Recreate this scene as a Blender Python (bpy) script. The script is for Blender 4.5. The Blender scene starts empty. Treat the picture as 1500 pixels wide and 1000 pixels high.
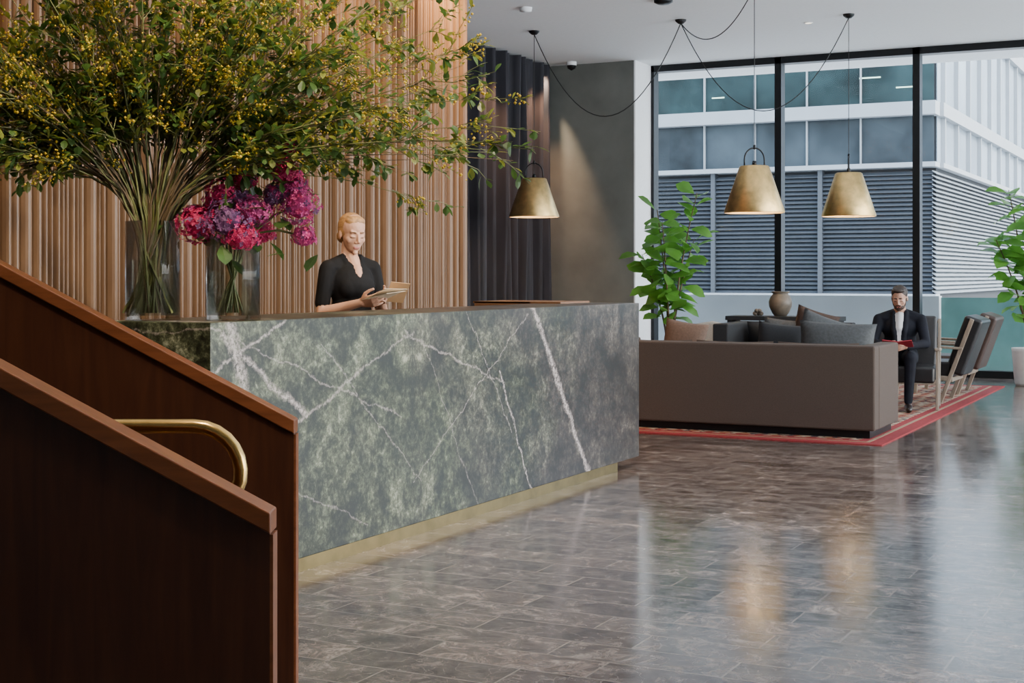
import bpy, bmesh, math, random
import numpy as np
from mathutils import Vector, Matrix, Euler
random.seed(7); np.random.seed(7)
R=random.random
def U(a,b): return a+(b-a)*random.random()
S=bpy.context.scene
COL=S.collection
TH=math.atan(1060/2100.0); CT=math.cos(TH); ST=math.sin(TH)
H=1.287; CEIL=4.2
# ------------------------------------------------------------------ materials
def add(nt,t,props=None,ins=None):
    n=nt.nodes.new(t)
    for k,v in (props or {}).items(): setattr(n,k,v)
    for k,v in (ins or {}).items():
        s=n.inputs[k]
        if isinstance(v,bpy.types.NodeSocket): nt.links.new(v,s)
        else: s.default_value=v
    return n
def C(c): return (c[0],c[1],c[2],1.0)
def base(name):
    m=bpy.data.materials.new(name); m.use_nodes=True
    nt=m.node_tree; b=nt.nodes['Principled BSDF']
    return m,nt,b
def simple(name,col,rough=.5,metal=0,var=.15,scale=20,bump=0,stretch=(1,1,1),emit=None,spec=None):
    m,nt,b=base(name)
    tc=add(nt,'ShaderNodeTexCoord')
    mp=add(nt,'ShaderNodeMapping',None,{'Vector':tc.outputs['Object'],'Scale':stretch})
    nz=add(nt,'ShaderNodeTexNoise',None,{'Vector':mp.outputs[0],'Scale':scale,'Detail':5.0})
    r=add(nt,'ShaderNodeValToRGB',None,{'Fac':nz.outputs['Fac']})
    r.color_ramp.elements[0].position=.3; r.color_ramp.elements[1].position=.7
    r.color_ramp.elements[0].color=C([x*(1-var) for x in col]); r.color_ramp.elements[1].color=C([min(1,x*(1+var)) for x in col])
    nt.links.new(r.outputs[0],b.inputs['Base Color'])
    b.inputs['Roughness'].default_value=rough; b.inputs['Metallic'].default_value=metal
    if spec is not None: b.inputs['Specular IOR Level'].default_value=spec
    if bump:
        bp=add(nt,'ShaderNodeBump',None,{'Height':nz.outputs['Fac'],'Strength':bump,'Distance':.01})
        nt.links.new(bp.outputs[0],b.inputs['Normal'])
    if emit:
        b.inputs['Emission Color'].default_value=C(emit[0]); b.inputs['Emission Strength'].default_value=emit[1]
    return m
def leafm(name,col,tr=.35,rough=.45,var=.4,scale=8):
    m=simple(name,col,rough,0,var,scale); nt=m.node_tree; b=nt.nodes['Principled BSDF']; o=[n for n in nt.nodes if n.type=='OUTPUT_MATERIAL'][0]
    t=add(nt,'ShaderNodeBsdfTranslucent',None,{'Color':C([min(1,c*1.6) for c in col])})
    mx=add(nt,'ShaderNodeMixShader',None,{0:tr,1:b.outputs[0],2:t.outputs[0]}); nt.links.new(mx.outputs[0],o.inputs[0]); return m
def thin_glass(name,tint=(1,1,1),refl=.5,rough=0.0):
    m=bpy.data.materials.new(name); m.use_nodes=True; nt=m.node_tree; nt.nodes.clear()
    o=add(nt,'ShaderNodeOutputMaterial'); tr=add(nt,'ShaderNodeBsdfTransparent',None,{'Color':C(tint)})
    gl=add(nt,'ShaderNodeBsdfGlossy',None,{'Roughness':rough})
    lw=add(nt,'ShaderNodeLayerWeight',None,{'Blend':.25})
    mu=add(nt,'ShaderNodeMath',{'operation':'MULTIPLY'},{0:lw.outputs['Fresnel'],1:refl})
    mx=add(nt,'ShaderNodeMixShader',None,{0:mu.outputs[0],1:tr.outputs[0],2:gl.outputs[0]})
    nt.links.new(mx.outputs[0],o.inputs[0]); return m
def wood(name,c1,c2,rough=.35,stretch=(12,12,1.2),scale=3):
    m,nt,b=base(name)
    tc=add(nt,'ShaderNodeTexCoord')
    mp=add(nt,'ShaderNodeMapping',None,{'Vector':tc.outputs['Object'],'Scale':stretch})
    nz=add(nt,'ShaderNodeTexNoise',None,{'Vector':mp.outputs[0],'Scale':scale,'Detail':8.0,'Roughness':.6,'Distortion':.6})
    r=add(nt,'ShaderNodeValToRGB',None,{'Fac':nz.outputs['Fac']})
    r.color_ramp.elements[0].position=.3; r.color_ramp.elements[1].position=.7
    r.color_ramp.elements[0].color=C(c1); r.color_ramp.elements[1].color=C(c2)
    nt.links.new(r.outputs[0],b.inputs['Base Color']); b.inputs['Roughness'].default_value=rough
    bp=add(nt,'ShaderNodeBump',None,{'Height':nz.outputs['Fac'],'Strength':.08,'Distance':.005})
    nt.links.new(bp.outputs[0],b.inputs['Normal'])
    return m
def math_(nt,op,a,b=None,c=None,clamp=False):
    d={0:a}
    if b is not None: d[1]=b
    if c is not None: d[2]=c
    return add(nt,'ShaderNodeMath',{'operation':op,'use_clamp':clamp},d).outputs[0]
def mixc(nt,f,a,b,bt='MIX'):
    n=nt.nodes.new('ShaderNodeMix'); n.data_type='RGBA'; n.blend_type=bt
    for idx,v in ((0,f),(6,a),(7,b)):
        if isinstance(v,bpy.types.NodeSocket): nt.links.new(v,n.inputs[idx])
        else: n.inputs[idx].default_value= v if idx==0 else C(v)
    return n.outputs[2]
def ramp(nt,f,stops):
    r=add(nt,'ShaderNodeValToRGB',None,{'Fac':f}); cr=r.color_ramp
    while len(cr.elements)<len(stops): cr.elements.new(.5)
    for e,(p,c) in zip(cr.elements,stops): e.position=p; e.color=C(c)
    return r.outputs[0]
def m_marble():
    m,nt,b=base('green_marble')
    tc=add(nt,'ShaderNodeTexCoord'); P=tc.outputs['Object']
    sep=add(nt,'ShaderNodeSeparateXYZ',None,{0:P})
    # book-matched about the slab joint at Y=6.05
    yy=math_(nt,'ABSOLUTE',math_(nt,'SUBTRACT',sep.outputs[1],6.05))
    cm=add(nt,'ShaderNodeCombineXYZ',None,{0:sep.outputs[0],1:yy,2:sep.outputs[2]})
    n1=add(nt,'ShaderNodeTexNoise',None,{'Vector':cm.outputs[0],'Scale':3.2,'Detail':5.0,'Roughness':.55,'Distortion':.8})
    n2=add(nt,'ShaderNodeTexNoise',None,{'Vector':cm.outputs[0],'Scale':34.0,'Detail':8.0,'Roughness':.8,'Distortion':.2})
    n5=add(nt,'ShaderNodeTexNoise',None,{'Vector':cm.outputs[0],'Scale':11.0,'Detail':6.0,'Roughness':.7,'Distortion':.8})
    mixn=math_(nt,'ADD',math_(nt,'MULTIPLY',n1.outputs['Fac'],.32),math_(nt,'MULTIPLY',n2.outputs['Fac'],.40))
    mixn=math_(nt,'ADD',mixn,math_(nt,'MULTIPLY',n5.outputs['Fac'],.28))
    green=ramp(nt,mixn,[(.435,(.007,.009,.006)),(.48,(.024,.029,.016)),(.515,(.056,.066,.038)),(.55,(.125,.142,.090)),(.60,(.33,.35,.26))])
    brown=ramp(nt,mixn,[(.435,(.009,.007,.006)),(.49,(.026,.020,.018)),(.535,(.055,.045,.038)),(.60,(.145,.126,.108))])
    n3=add(nt,'ShaderNodeTexNoise',None,{'Vector':P,'Scale':1.6,'Detail':4.0})
    gf=math_(nt,'ADD',math_(nt,'MULTIPLY',math_(nt,'SUBTRACT',sep.outputs[1],6.0),.55),math_(nt,'MULTIPLY',math_(nt,'SUBTRACT',n3.outputs['Fac'],.5),3.0),clamp=True)
    col=mixc(nt,gf,green,brown)
    nv=add(nt,'ShaderNodeTexNoise',None,{'Vector':P,'Scale':5.0,'Detail':8.0,'Roughness':.65})
    wob=math_(nt,'MULTIPLY',math_(nt,'SUBTRACT',nv.outputs['Fac'],.5),.12)
    nb=add(nt,'ShaderNodeTexNoise',None,{'Vector':P,'Scale':45.0,'Detail':8.0,'Roughness':.85})
    brk=math_(nt,'MULTIPLY',math_(nt,'SUBTRACT',nb.outputs['Fac'],.42),8.0,clamp=True)
    def vein(y0,z0,y1,z1,w,s=1.0):
        L=math.hypot(y1-y0,z1-z0); nx,nz_=-(z1-z0)/L,(y1-y0)/L; dx,dz=(y1-y0)/L,(z1-z0)/L
        d=math_(nt,'ADD',math_(nt,'ADD',math_(nt,'MULTIPLY',sep.outputs[1],nx),math_(nt,'MULTIPLY',sep.outputs[2],nz_)),-(y0*nx+z0*nz_))
        d=math_(nt,'ABSOLUTE',math_(nt,'ADD',d,wob))
        t=math_(nt,'ADD',math_(nt,'ADD',math_(nt,'MULTIPLY',sep.outputs[1],dx),math_(nt,'MULTIPLY',sep.outputs[2],dz)),-(y0*dx+z0*dz))
        ins=math_(nt,'MULTIPLY',math_(nt,'GREATER_THAN',t,-.05),math_(nt,'LESS_THAN',t,L+.05))
        wv=math_(nt,'MULTIPLY',nb.outputs['Fac'],w*1.6)
        k=math_(nt,'SUBTRACT',1.0,math_(nt,'DIVIDE',d,wv),clamp=True)
        return math_(nt,'MULTIPLY',math_(nt,'MULTIPLY',k,ins),s)
    tot=None
    for v in [(7.40,1.1,8.2,.05,.034,.95),(4.6,1.02,5.12,.70,.024,.85),(4.5,.9,5.0,1.1,.014,.75),(5.1,.66,6.02,1.0,.011,.6),(6.02,1.0,7.0,.70,.010,.55),(7.0,.72,7.35,.1,.013,.85),
              (5.3,.95,6.1,.3,.007,.5),(6.1,.3,7.3,1.05,.007,.5),(4.5,.6,5.6,.15,.007,.45),(6.6,1.1,7.1,.45,.007,.5),(4.62,1.08,4.72,.8,.048,.9),(6.2,.9,6.7,.1,.006,.4),(4.5,1.07,5.9,.62,.008,.5)]:
        k=vein(*v); tot=k if tot is None else math_(nt,'MAXIMUM',tot,k)
    tot=math_(nt,'MULTIPLY',tot,brk)
    col=mixc(nt,tot,col,(.60,.52,.50))
    jt=None
    for yj in (6.05,7.6):
        q=math_(nt,'LESS_THAN',math_(nt,'ABSOLUTE',math_(nt,'SUBTRACT',sep.outputs[1],yj)),.0015); jt=q if jt is None else math_(nt,'MAXIMUM',jt,q)
    col=mixc(nt,math_(nt,'MULTIPLY',jt,.7),col,(.02,.02,.02))
    nt.links.new(col,b.inputs['Base Color']); b.inputs['Roughness'].default_value=.33
    return m
def m_floor():
    m,nt,b=base('stone_tile_floor')
    tc=add(nt,'ShaderNodeTexCoord'); P=tc.outputs['Object']
    br=add(nt,'ShaderNodeTexBrick',{'offset':.37,'offset_frequency':2},{'Vector':P,'Color1':C((.0,.0,.0)),'Color2':C((1,1,1)),'Mortar':C((.5,.5,.5)),'Scale':1.0,'Mortar Size':.0036,'Mortar Smooth':.0,'Bias':0.0,'Brick Width':.62,'Row Height':.2})
    off=add(nt,'ShaderNodeVectorMath',{'operation':'MULTIPLY_ADD'},{0:br.outputs['Color'],1:(37.0,23.0,15.0),2:P})
    n1=add(nt,'ShaderNodeTexNoise',None,{'Vector':off.outputs[0],'Scale':8.0,'Detail':12.0,'Roughness':.8,'Distortion':.8})
    col=ramp(nt,n1.outputs['Fac'],[(.36,(.030,.022,.021)),(.45,(.080,.061,.055)),(.54,(.148,.120,.108)),(.64,(.30,.262,.242))])
    g=add(nt,'ShaderNodeRGBToBW',None,{0:br.outputs['Color']})
    col=mixc(nt,1.0,col,ramp(nt,g.outputs[0],[(0,(.66,.63,.63)),(.5,(.95,.95,.95)),(1,(1.34,1.29,1.25))]),'MULTIPLY')
    nv=add(nt,'ShaderNodeTexNoise',None,{'Vector':off.outputs[0],'Scale':4.0,'Detail':6.0})
    vv=add(nt,'ShaderNodeVectorMath',{'operation':'ADD'},{0:off.outputs[0],1:nv.outputs['Color']})
    vo=add(nt,'ShaderNodeTexVoronoi',{'feature':'DISTANCE_TO_EDGE'},{'Vector':vv.outputs[0],'Scale':3.5})
    k=math_(nt,'MULTIPLY',math_(nt,'SUBTRACT',1.0,math_(nt,'DIVIDE',vo.outputs['Distance'],.014),clamp=True),.4)
    col=mixc(nt,k,col,(.42,.37,.34))
    col=mixc(nt,math_(nt,'MULTIPLY',br.outputs['Fac'],.8),col,(.24,.21,.19))
    nt.links.new(col,b.inputs['Base Color'])
    rr=math_(nt,'ADD',math_(nt,'MULTIPLY',n1.outputs['Fac'],.14),.065)
    rr=math_(nt,'ADD',rr,math_(nt,'MULTIPLY',g.outputs[0],.02))
    nt.links.new(rr,b.inputs['Roughness']); b.inputs['Specular IOR Level'].default_value=.85
    n4=add(nt,'ShaderNodeTexNoise',None,{'Vector':P,'Scale':9.0,'Detail':4.0})
    hh=math_(nt,'ADD',math_(nt,'MULTIPLY',n4.outputs['Fac'],.6),math_(nt,'MULTIPLY',g.outputs[0],.4))
    hh=math_(nt,'SUBTRACT',hh,br.outputs['Fac'])
    bp=add(nt,'ShaderNodeBump',None,{'Height':hh,'Strength':.2,'Distance':.004}); nt.links.new(bp.outputs[0],b.inputs['Normal'])
    return m
def m_rug():
    m,nt,b=base('woven_rug')
    tc=add(nt,'ShaderNodeTexCoord'); P=tc.outputs['Object']
    vo=add(nt,'ShaderNodeTexVoronoi',{'distance':'MANHATTAN'},{'Vector':P,'Scale':7.0,'Randomness':.3})
    ck=add(nt,'ShaderNodeTexChecker',None,{'Vector':P,'Color1':C((.22,.035,.025)),'Color2':C((.28,.10,.045)),'Scale':9.0})
    c=mixc(nt,math_(nt,'GREATER_THAN',vo.outputs['Distance'],.62),ck.outputs[0],(.42,.33,.24))
    nz=add(nt,'ShaderNodeTexNoise',None,{'Vector':P,'Scale':12.0})
    c=mixc(nt,math_(nt,'GREATER_THAN',nz.outputs['Fac'],.58),c,(.05,.03,.04))
    nt.links.new(c,b.inputs['Base Color']); b.inputs['Roughness'].default_value=.95
    return m
M={}
M['marble']=m_marble(); M['floor']=m_floor(); M['rug']=m_rug()
M['rug_red']=simple('rug_border',(.28,.020,.026),.9,var=.2,scale=40)
M['rug_cream']=simple('rug_band',(.34,.22,.14),.9,var=.2,scale=40)
M['flute']=wood('fluted_timber',(.125,.068,.033),(.200,.114,.058),.45,(6,6,.5),3)
M['walnut']=wood('walnut_panel',(.040,.012,.006),(.078,.026,.011),.36,(9,9,.8),3)
M['walnutcap']=wood('walnut_cap',(.15,.046,.015),(.25,.082,.028),.33,(1.5,14,14),3)
M['deskwood']=wood('desk_timber',(.15,.07,.03),(.25,.12,.055),.4,(2,10,10),3)
M['brass']=simple('brushed_brass',(.72,.46,.15),.24,1,.08,60,.02)
M['brassd']=simple('aged_brass',(.62,.43,.18),.38,1,.2,14,.02)
M['plinth']=simple('brass_plinth',(.24,.175,.075),.32,1,.2,8,.03)
M['brassin']=simple('lamp_inner',(.8,.62,.36),.6,0,.05)
M['white']=simple('ceiling_paint',(.84,.86,.87),.8,0,.02)
M['wallw']=simple('white_paint',(.84,.86,.87),.7,0,.02)
M['plaster']=simple('grey_plaster',(.155,.165,.15),.75,0,.16,2.5,.05)
M['wallg']=simple('wall_grey',(.36,.34,.32),.8,0,.05,3)
M['black']=simple('black_metal',(.012,.013,.015),.4,.5,.1)
M['cable']=simple('black_cable',(.01,.01,.01),.6,0,.1)
M['curtain']=simple('navy_velvet',(.013,.013,.020),.75,0,.25,12,.1,(1,1,.2))
M['sofa']=simple('taupe_fabric',(.078,.057,.046),.95,0,.14,180,.2)
M['sofad']=simple('charcoal_fabric',(.013,.015,.019),.8,0,.2,120,.1)
M['leather']=simple('black_leather',(.012,.011,.012),.38,0,.2,60,.1)
M['leatherb']=simple('brown_leather',(.045,.026,.020),.4,0,.2,60,.1)
M['cgrey']=simple('grey_velvet',(.048,.053,.057),.7,0,.25,50,.1)
M['cbrown']=simple('brown_cushion',(.05,.028,.020),.75,0,.2,60,.1)
M['ctan']=simple('tan_cushion',(.13,.078,.054),.8,0,.15,60,.1)
M['cream']=simple('cream_fabric',(.45,.41,.36),.9,0,.08,90,.1)
M['ash']=wood('pale_ash',(.20,.155,.115),(.32,.26,.20),.45,(9,9,1.5),3)
M['ceramic']=simple('stoneware',(.12,.10,.078),.5,0,.3,14,.1)
M['pot']=simple('white_pot',(.6,.6,.6),.5,0,.05)
M['soil']=simple('soil',(.03,.02,.013),.95,0,.3,60,.3)
M['leafg']=leafm('fig_leaf',(.11,.29,.042),.45,.35,.45,5)
M['leaf1']=leafm('green_leaf',(.052,.105,.020),.35)
M['leaf2']=leafm('olive_leaf',(.16,.18,.025),.35)
M['yellow']=leafm('yellow_blossom',(.50,.36,.020),.3,.6,.4,12)
M['stem']=simple('green_stem',(.100,.108,.028),.6,0,.4,12)
M['stemb']=simple('brown_stem',(.10,.066,.03),.7,0,.3,15)
M['hyd1']=leafm('magenta_petal',(.48,.018,.11),.3,.6,.4,30)
M['hyd2']=leafm('purple_petal',(.16,.060,.16),.3,.6,.5,30)
M['hyd3']=leafm('orchid_petal',(.44,.045,.20),.3,.6,.4,30)
M['glass']=thin_glass('window_glass',(.93,.96,.97),.35)
M['vase']=thin_glass('vase_glass',(.95,.965,.96),.75,.02)
M['water']=thin_glass('vase_water',(.90,.93,.90),.25)
M['balus']=simple('green_tinted_glass',(.15,.29,.28),.12,0,.25,1.5)
M['street']=simple('street_paving',(.42,.43,.44),.8,0,.1,2)
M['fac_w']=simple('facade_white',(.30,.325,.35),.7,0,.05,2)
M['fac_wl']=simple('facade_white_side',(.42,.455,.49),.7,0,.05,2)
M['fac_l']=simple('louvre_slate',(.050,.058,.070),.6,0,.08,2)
M['fac_ll']=simple('louvre_sunlit',(.22,.25,.28),.6,0,.08,2)  # lighter copy of the slate louvre, sunlight on the side put into the colour
M['fac_d']=simple('louvre_void',(.018,.021,.026),.7,0,.1)
M['fac_g']=simple('office_glass',(.016,.032,.034),.15,0,.8,.8,spec=.12)
M['fac_g2']=simple('office_glass_grey',(.040,.052,.062),.2,0,.6,.6,spec=.12)
M['fac_g3']=simple('tower_glass',(.30,.36,.42),.25,0,.25,.3)
M['fac_int']=simple('office_ceiling_light',(.6,.8,.6),.5,0,.1,1,emit=((.75,1,.78),1.0))
M['bulb']=simple('warm_bulb',(1,.8,.5),.5,0,.01,emit=((1,.72,.4),15))
M['spotE']=simple('downlight_lens',(1,.9,.8),.5,0,.01,emit=((1,.85,.65),3))
M['skin']=simple('skin',(.56,.31,.21),.5,0,.06,12)
M['skin2']=simple('skin_tan',(.48,.27,.19),.5,0,.06,12)
M['lips']=simple('lips',(.40,.12,.10),.45,0,.05)
M['eyew']=simple('eye_white',(.45,.42,.40),.3,0,.02)
M['iris']=simple('lash_dark',(.04,.022,.015),.4,0,.02)
M['blond']=simple('blond_hair',(.38,.20,.075),.5,0,.45,50,.4,(1,.25,1))
M['brow']=simple('brow_hair',(.16,.085,.04),.6,0,.1)
M['brown_hair']=simple('dark_hair',(.024,.014,.010),.6,0,.4,60,.3)
M['beard']=simple('beard_hair',(.05,.027,.018),.7,0,.3,80,.2)
M['blackcloth']=simple('black_cloth',(.006,.006,.007),.8,0,.3,9,.6,spec=.2)
M['suit']=simple('navy_suit',(.008,.009,.015),.8,0,.3,9,.6,spec=.2)
M['shirt']=simple('white_tshirt',(.60,.60,.62),.8,0,.05)
M['shoe']=simple('leather_shoe',(.02,.012,.01),.3,0,.2)
M['paper']=simple('paper',(.72,.60,.44),.7,0,.04)
M['card']=simple('tan_card',(.5,.30,.15),.6,0,.05)
M['redbook']=simple('red_folder',(.30,.015,.03),.5,0,.1)
# ------------------------------------------------------------------ mesh helpers
class MB:
    def __init__(s): s.v=[]; s.f=[]; s.m=[]
    def addm(s,vs,fs,mi=0):
        o=len(s.v); s.v+= [tuple(v) for v in vs]; s.f+=[tuple(i+o for i in f) for f in fs]; s.m+=[mi]*len(fs)
    def box(s,x0,x1,y0,y1,z0,z1,mi=0,mat=None):
        vs=[Vector((x,y,z)) for z in (z0,z1) for y in (y0,y1) for x in (x0,x1)]
        if mat: vs=[mat@v for v in vs]
        s.addm(vs,[(0,2,3,1),(4,5,7,6),(0,1,5,4),(2,6,7,3),(0,4,6,2),(1,3,7,5)],mi)
    def cyl(s,p,q,r0,r1=None,n=16,mi=0,caps=True):
        p=Vector(p); q=Vector(q); r1=r0 if r1 is None else r1
        d=(q-p).normalized(); a=d.orthogonal().normalized(); b=d.cross(a)
        vs=[]
        for c,r in ((p,r0),(q,r1)):
            for i in range(n):
                t=2*math.pi*i/n; vs.append(c+a*r*math.cos(t)+b*r*math.sin(t))
        fs=[(i,(i+1)%n,n+(i+1)%n,n+i) for i in range(n)]
        if caps: fs+= [tuple(range(n-1,-1,-1)),tuple(range(n,2*n))]
        s.addm(vs,fs,mi)
    def tube(s,pts,r,n=8,mi=0):
        pts=[Vector(p) for p in pts]; k=len(pts)
        rr=r if isinstance(r,(list,tuple)) else [r]*k
        vs=[];a=None
        for i,p in enumerate(pts):
            d=(pts[min(i+1,k-1)]-pts[max(i-1,0)]).normalized()
            a=d.orthogonal().normalized() if a is None else (a-d*a.dot(d)).normalized()
            b=d.cross(a)
            for j in range(n):
                t=2*math.pi*j/n; vs.append(p+(a*math.cos(t)+b*math.sin(t))*rr[i])
        fs=[(i*n+j,i*n+(j+1)%n,(i+1)*n+(j+1)%n,(i+1)*n+j) for i in range(k-1) for j in range(n)]
        fs+=[tuple(range(n-1,-1,-1)),tuple(range((k-1)*n,k*n))]
        s.addm(vs,fs,mi)
    def lathe(s,prof,c=(0,0,0),n=40,mi=0):
        vs=[];k=len(prof)
        for r,z in prof:
            for j in range(n):
                t=2*math.pi*j/n; vs.append((c[0]+r*math.cos(t),c[1]+r*math.sin(t),c[2]+z))
        fs=[(i*n+j,i*n+(j+1)%n,(i+1)*n+(j+1)%n,(i+1)*n+j) for i in range(k-1) for j in range(n)]
        s.addm(vs,fs,mi)
    def pillow(s,w,h,t,mat,mi=0,n=14):
        vs=[];fs=[]
        for sg in (1,-1):
            o=len(vs)
            for i in range(n+1):
                for j in range(n+1):
                    u=-1+2*i/n; v=-1+2*j/n
                    pin=1-.07*(1-abs(v)**2)*abs(u)**3; pin2=1-.07*(1-abs(u)**2)*abs(v)**3
                    th=t/2*((1-abs(u)**2.6)*(1-abs(v)**2.6))**.55
                    vs.append(mat@Vector((u*w/2*pin,sg*th,v*h/2*pin2)))
            for i in range(n):
                for j in range(n):
                    q=(o+i*(n+1)+j,o+(i+1)*(n+1)+j,o+(i+1)*(n+1)+j+1,o+i*(n+1)+j+1)
                    fs.append(q if sg<0 else q[::-1])
        s.addm(vs,fs,mi)
    def obj(s,name,mats,smooth=False,bevel=0,parent=None,seg=2,weld=False):
        me=bpy.data.meshes.new(name); me.from_pydata(s.v,[],s.f)
        for m in mats: me.materials.append(M[m])
        me.polygons.foreach_set('material_index',s.m)
        if smooth: me.polygons.foreach_set('use_smooth',[True]*len(s.f))
        me.update()
        o=bpy.data.objects.new(name,me); COL.objects.link(o)
        if weld:
            bm=bmesh.new(); bm.from_mesh(me); bmesh.ops.remove_doubles(bm,verts=bm.verts,dist=1e-5); bm.to_mesh(me); bm.free()
        if bevel:
            b=o.modifiers.new('bevel','BEVEL'); b.width=bevel; b.segments=seg; b.limit_method='ANGLE'
            if smooth is False and seg>=3:
                me.polygons.foreach_set('use_smooth',[True]*len(me.polygons))
                w=o.modifiers.new('wn','WEIGHTED_NORMAL')
        if parent: o.parent=parent
        return o
def empty(name,loc=(0,0,0),rz=0):
    e=bpy.data.objects.new(name,None); COL.objects.link(e); e.location=loc; e.rotation_euler=(0,0,rz); e.empty_display_size=.1
    return e
def T(x,y,z,rx=0,ry=0,rz=0):
    return Matrix.Translation((x,y,z))@Euler((rx,ry,rz)).to_matrix().to_4x4()
# ------------------------------------------------------------------ room
mb=MB(); mb.box(-9.2,4.4,-3.2,19.0,-.12,0); mb.obj('floor',['floor'])
mb=MB(); mb.box(-9.2,9.5,-3.2,20.2,CEIL,CEIL+.3); mb.obj('ceiling',['white'])  # slab runs past the walls: unseen overhang added to keep the sun out
# fluted timber wall
mb=MB(); vs=[];y=-3.0; prof=[]
while y<11.28:
    w=random.choice([.03,.04,.05,.05,.07,.10]); dpt=.035+w*U(.3,.7); nseg=8
    if y+w>11.28: w=11.28-y+1e-4
    for i in range(nseg): 
        t=i/nseg; prof.append((y+w*t,-6.2+dpt*(math.sin(math.pi*t)**.6)))
    y+=w
prof.append((11.29,-6.2))
n=len(prof)
for (yy,xx) in prof: vs.append((xx,yy,0))
for (yy,xx) in prof: vs.append((xx,yy,CEIL))
mb.addm(vs,[(i,n+i,n+i+1,i+1) for i in range(n-1)])
mb.box(-6.45,-6.201,-3.0,11.29,0,CEIL)
o=mb.obj('wall_left',['flute'])
mb=MB(); mb.box(-8.9,-6.45,11.0,11.29,0,CEIL); mb.obj('wall_return',['wallg'])
mb=MB(); mb.box(-8.95,-8.75,11.29,18.1,0,CEIL); mb.obj('wall_curtain_side',['plaster'])
mb=MB(); mb.box(-8.95,-7.285,18.1,19.0,0,CEIL); mb.obj('wall_pier',['plaster'])
mb=MB(); mb.box(-7.285,-7.265,18.101,18.76,0,CEIL); mb.obj('daylit_reveal',['wallw'])  # window-side reveal of the pier, daylight painted in as white
mb=MB(); mb.box(-9.2,4.4,-3.4,-3.2,0,CEIL); mb.obj('wall_back',['wallg'])
mb=MB(); mb.box(4.2,4.4,-3.2,3.0,0,CEIL); mb.box(4.2,4.4,3.0,18.7,0,.15); mb.box(4.2,4.4,3.0,18.7,CEIL-.2,CEIL)
for i in range(7): mb.box(4.22,4.38,3.0+i*2.6,3.12+i*2.6,0,CEIL)
mb.obj('wall_right',['wallw'])
# window frames
mb=MB(); xs=[-7.265+1.81*i for i in range(7)]
for x in xs[1:]: mb.box(x-.045,x+.045,18.68,18.86,0,CEIL)
mb.box(-7.265,4.2,18.68,18.86,CEIL-.09,CEIL); mb.box(-7.265,4.2,18.68,18.86,0,.09); mb.box(-7.265,-7.22,18.68,18.86,0,CEIL)
mb.obj('window_1',['black'])
mb=MB(); mb.box(-7.26,4.2,18.76,18.77,.09,CEIL-.09); mb.obj('window_2',['glass'])
# curtain
mb=MB(); vs=[]; y=11.4; pr=[]
while y<18.02:
    w=U(.16,.34); a=U(.06,.11)
    for i in range(12): 
        t=i/12; pr.append((y+w*t,-8.50+a*math.sin(2*math.pi*t)+.25*a*math.sin(6*math.pi*t+w*20)))
    y+=w
pr=[p for p in pr if p[0]<18.04]; n=len(pr)
for k,z in enumerate((0.02,1.0,2.0,3.0,CEIL-.02)):
    for i,(yy,xx) in enumerate(pr): vs.append((xx+.02*math.sin(i*.21+k),yy+.02*math.sin(i*.13+k*1.7),z))
mb.addm(vs,[(k*n+i,(k+1)*n+i,(k+1)*n+i+1,k*n+i+1) for k in range(4) for i in range(n-1)])
mb.obj('curtain',['curtain'],smooth=True)
# ------------------------------------------------------------------ reception desk
desk=empty('reception_desk')
mb=MB(); mb.box(-4.15,-3.6,4.5,9.04,.065,1.1); mb.box(-4.6,-4.15,8.55,9.04,.065,1.1); mb.obj('stone_body',['marble'],parent=desk,bevel=.004)
mb=MB(); mb.box(-4.12,-3.625,4.6,8.72,0,.065); mb.box(-4.5,-4.12,8.62,8.72,0,.065); mb.obj('brass_base',['plinth'],parent=desk)
mb=MB(); mb.box(-4.59,-4.17,8.53,8.549,.1,1.11); mb.box(-4.6,-3.95,8.53,9.0,1.1,1.112); mb.obj('timber_return',['deskwood'],parent=desk)
mb=MB(); mb.box(-4.40,-4.152,5.0,8.52,.70,.74); mb.box(-4.36,-4.32,5.05,5.1,0,.7); mb.box(-4.36,-4.32,8.4,8.45,0,.7); mb.obj('work_surface',['deskwood'],parent=desk)
# ------------------------------------------------------------------ staircase
st=empty('staircase',(0,0,0),TH)
def panel(nm,d0,send,zend,slope,sl):
    p=MB(); z2=zend+slope*(send-sl)*1.0
    yb0,yb1=d0+.012,d0+.058
    a=[(sl,0),(send,0),(send,zend-.038),(sl,z2-.038)]
    vs=[(x,yb0,z) for x,z in a]+[(x,yb1,z) for x,z in a]
    p.addm(vs,[(0,1,2,3),(7,6,5,4),(0,4,5,1),(1,5,6,2),(2,6,7,3),(3,7,4,0)])
    p.obj(nm+'_panel',['walnut'],parent=st)
    p=MB(); a=[(sl,z2-.038),(send+.003,zend-.038),(send+.003,zend),(sl,z2)]
    vs=[(x,d0,z) for x,z in a]+[(x,d0+.07,z) for x,z in a]
    p.addm(vs,[(0,1,2,3),(7,6,5,4),(0,4,5,1),(1,5,6,2),(2,6,7,3),(3,7,4,0)])
    p.obj(nm+'_cap',['walnutcap'],parent=st,bevel=.003)
    p=MB(); p.box(send,send+.006,yb0,yb1,0,zend-.04); p.obj(nm+'_end_trim',['walnutcap'],parent=st)
panel('near_balustrade',2.56,-.4346,.862,.540,-3.4)
panel('far_balustrade',3.96,-.6045,.886,.533,-3.4)
mb=MB()
for i in range(9):
    x1=-.72-.3*i; mb.box(-3.4,x1,2.64,3.95,.168*i,.168*(i+1))
mb.obj('steps',['walnut'],parent=st,bevel=.004)
hr=[]
dd=2.80
for s_,z_ in [(-3.0,2.13),(-1.2,1.158),(-1.0,1.05)]: hr.append((s_,z_))
hr+=[(-.93,1.012),(-.86,.996),(-.78,.992),(-.70,.992),(-.62,.992)]
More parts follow.
